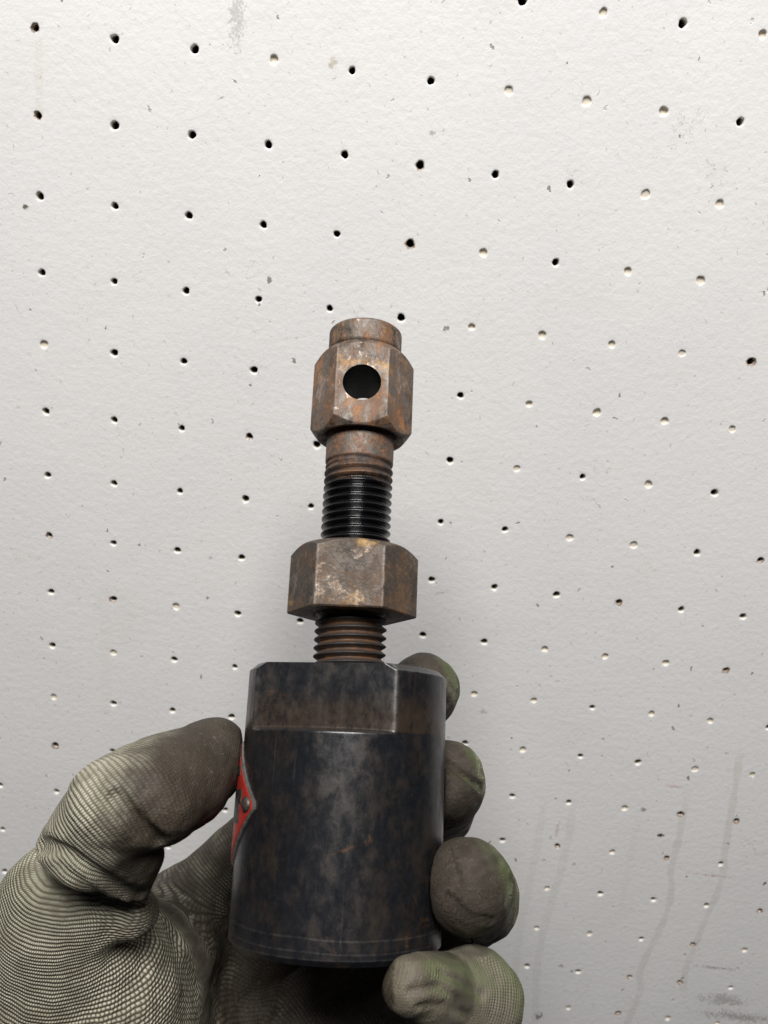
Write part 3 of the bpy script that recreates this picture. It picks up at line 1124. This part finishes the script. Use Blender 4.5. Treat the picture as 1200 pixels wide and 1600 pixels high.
def mat_glove():
    m = NT('dirty_knit_glove')
    U_, V_ = m.attr('ku'), m.attr('kv')
    coat = m.attr('coat')
    n1 = m.noise(45, 5, .6); n2 = m.noise(170, 5, .65); n3 = m.noise(900, 4, .65)
    U2 = m.add(U_, m.ss(n1, .2, .8, -.5, .5), m.ss(n2, .2, .8, -.12, .12))
    V2 = m.add(V_, m.ss(n2, .2, .8, -.15, .15))
    pu, pv = 1.06, 1.0
    # courses of stitches; loops are staggered from row to row
    ua = m.math('DIVIDE', U2, pu)
    row = m.math('FLOOR', ua)
    stag = m.mul(m.math('MODULO', m.math('ABSOLUTE', row), 2.0), .5)
    va = m.add(m.math('DIVIDE', V2, pv), stag)
    fu = m.math('FRACT', ua); fv = m.math('FRACT', va)
    cu = m.math('SINE', m.mul(fu, math.pi)); cv = m.math('SINE', m.mul(fv, math.pi))
    st = m.mul(m.math('POWER', cu, 1.1), m.ss(cv, .0, .95, .30, 1.0))
    cm = m.ss(m.add(coat, m.ss(n2, .25, .75, -.16, .16), m.ss(n1, .3, .7, -.14, .14)), .02, .92)
    yarn = m.mix(m.ss(n1, .35, .65), (.51, .485, .385), (.395, .395, .30))
    yarn = m.mix(m.mul(m.attr('pinkish'), .55), yarn, (.20, .185, .14))
    yarn = m.mix(m.mul(m.ss(n2, .45, .7), .6), yarn, (.16, .145, .11))
    yarn = m.mix(m.mul(m.ss(m.noise(95, 6, .7), .48, .66), .45), yarn, (.17, .15, .115))
    gap = m.mix(n2, (.085, .071, .050), (.130, .112, .082))
    gap = m.mix(m.mul(m.attr('fine'), .55), gap, m.mix(.5, yarn, (.15, .135, .10)))
    knit = m.mix(m.ss(st, .16, .74), gap, yarn)
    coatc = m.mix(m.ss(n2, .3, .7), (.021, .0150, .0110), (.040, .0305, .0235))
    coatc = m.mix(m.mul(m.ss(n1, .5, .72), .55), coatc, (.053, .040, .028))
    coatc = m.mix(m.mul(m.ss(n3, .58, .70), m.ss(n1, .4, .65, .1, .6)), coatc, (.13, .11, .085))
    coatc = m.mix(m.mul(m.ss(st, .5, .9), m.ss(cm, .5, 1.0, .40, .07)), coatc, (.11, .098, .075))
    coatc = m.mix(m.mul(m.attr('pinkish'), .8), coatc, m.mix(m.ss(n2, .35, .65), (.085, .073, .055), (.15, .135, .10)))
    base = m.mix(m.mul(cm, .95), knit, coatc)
    base = m.mix(m.mul(m.attr('green'), .62, m.ss(n2, .2, .7, .6, 1.0)), base, (.105, .140, .048))
    amp = m.ss(cm, .0, 1.0, 1.0, .14)
    h = m.add(m.mul(st, amp), m.mul(n3, .55), m.mul(n2, .5), m.mul(m.noise(430, 4, .7), m.ss(cm, .4, 1, 0, .75)))
    m.out(base, m.ss(cm, 0, 1, .85, .58), 0, m.bump(h, .00048, .9), m.ss(cm, 0, 1, .15, .22))
    m.bsdf.inputs['Sheen Weight'].default_value = .0
    m.bsdf.inputs['Sheen Roughness'].default_value = .5
    return m.mat


me.materials.append(mat_glove())

# ------------------------------------------------------------------ light: one shop lamp above and behind the viewer, slightly left; dim room
world = bpy.data.worlds.new('World'); scene.world = world; world.use_nodes = True
bg = world.node_tree.nodes['Background']
bg.inputs[0].default_value = (.80, .88, 1.0, 1); bg.inputs[1].default_value = .024


def area(name, pos_b, tgt_b, sx, sy, power, color):
    L = bpy.data.lights.new(name, 'AREA'); L.shape = 'RECTANGLE'; L.size = sx; L.size_y = sy; L.energy = power; L.color = color
    o = bpy.data.objects.new(name, L); col.objects.link(o)
    p = (B2W @ np.array(pos_b)) * MM + np.array([0, 0, Z0]); t = (B2W @ np.array(tgt_b)) * MM + np.array([0, 0, Z0])
    d = Vector(t - p).normalized()
    o.location = p; o.rotation_euler = d.to_track_quat('-Z', 'Y').to_euler()
    return o


area('shop_lamp', (30, -850, -600), (110, 120, 0), .62, .36, 23.0, (1.0, .975, .945))

scene.cycles.max_bounces = 6; scene.cycles.diffuse_bounces = 3; scene.cycles.glossy_bounces = 3
scene.cycles.caustics_reflective = False; scene.cycles.caustics_refractive = False

vs = scene.view_settings
vs.view_transform = 'Standard'; vs.look = 'None'; vs.exposure = 0; vs.gamma = 1; vs.use_curve_mapping = False
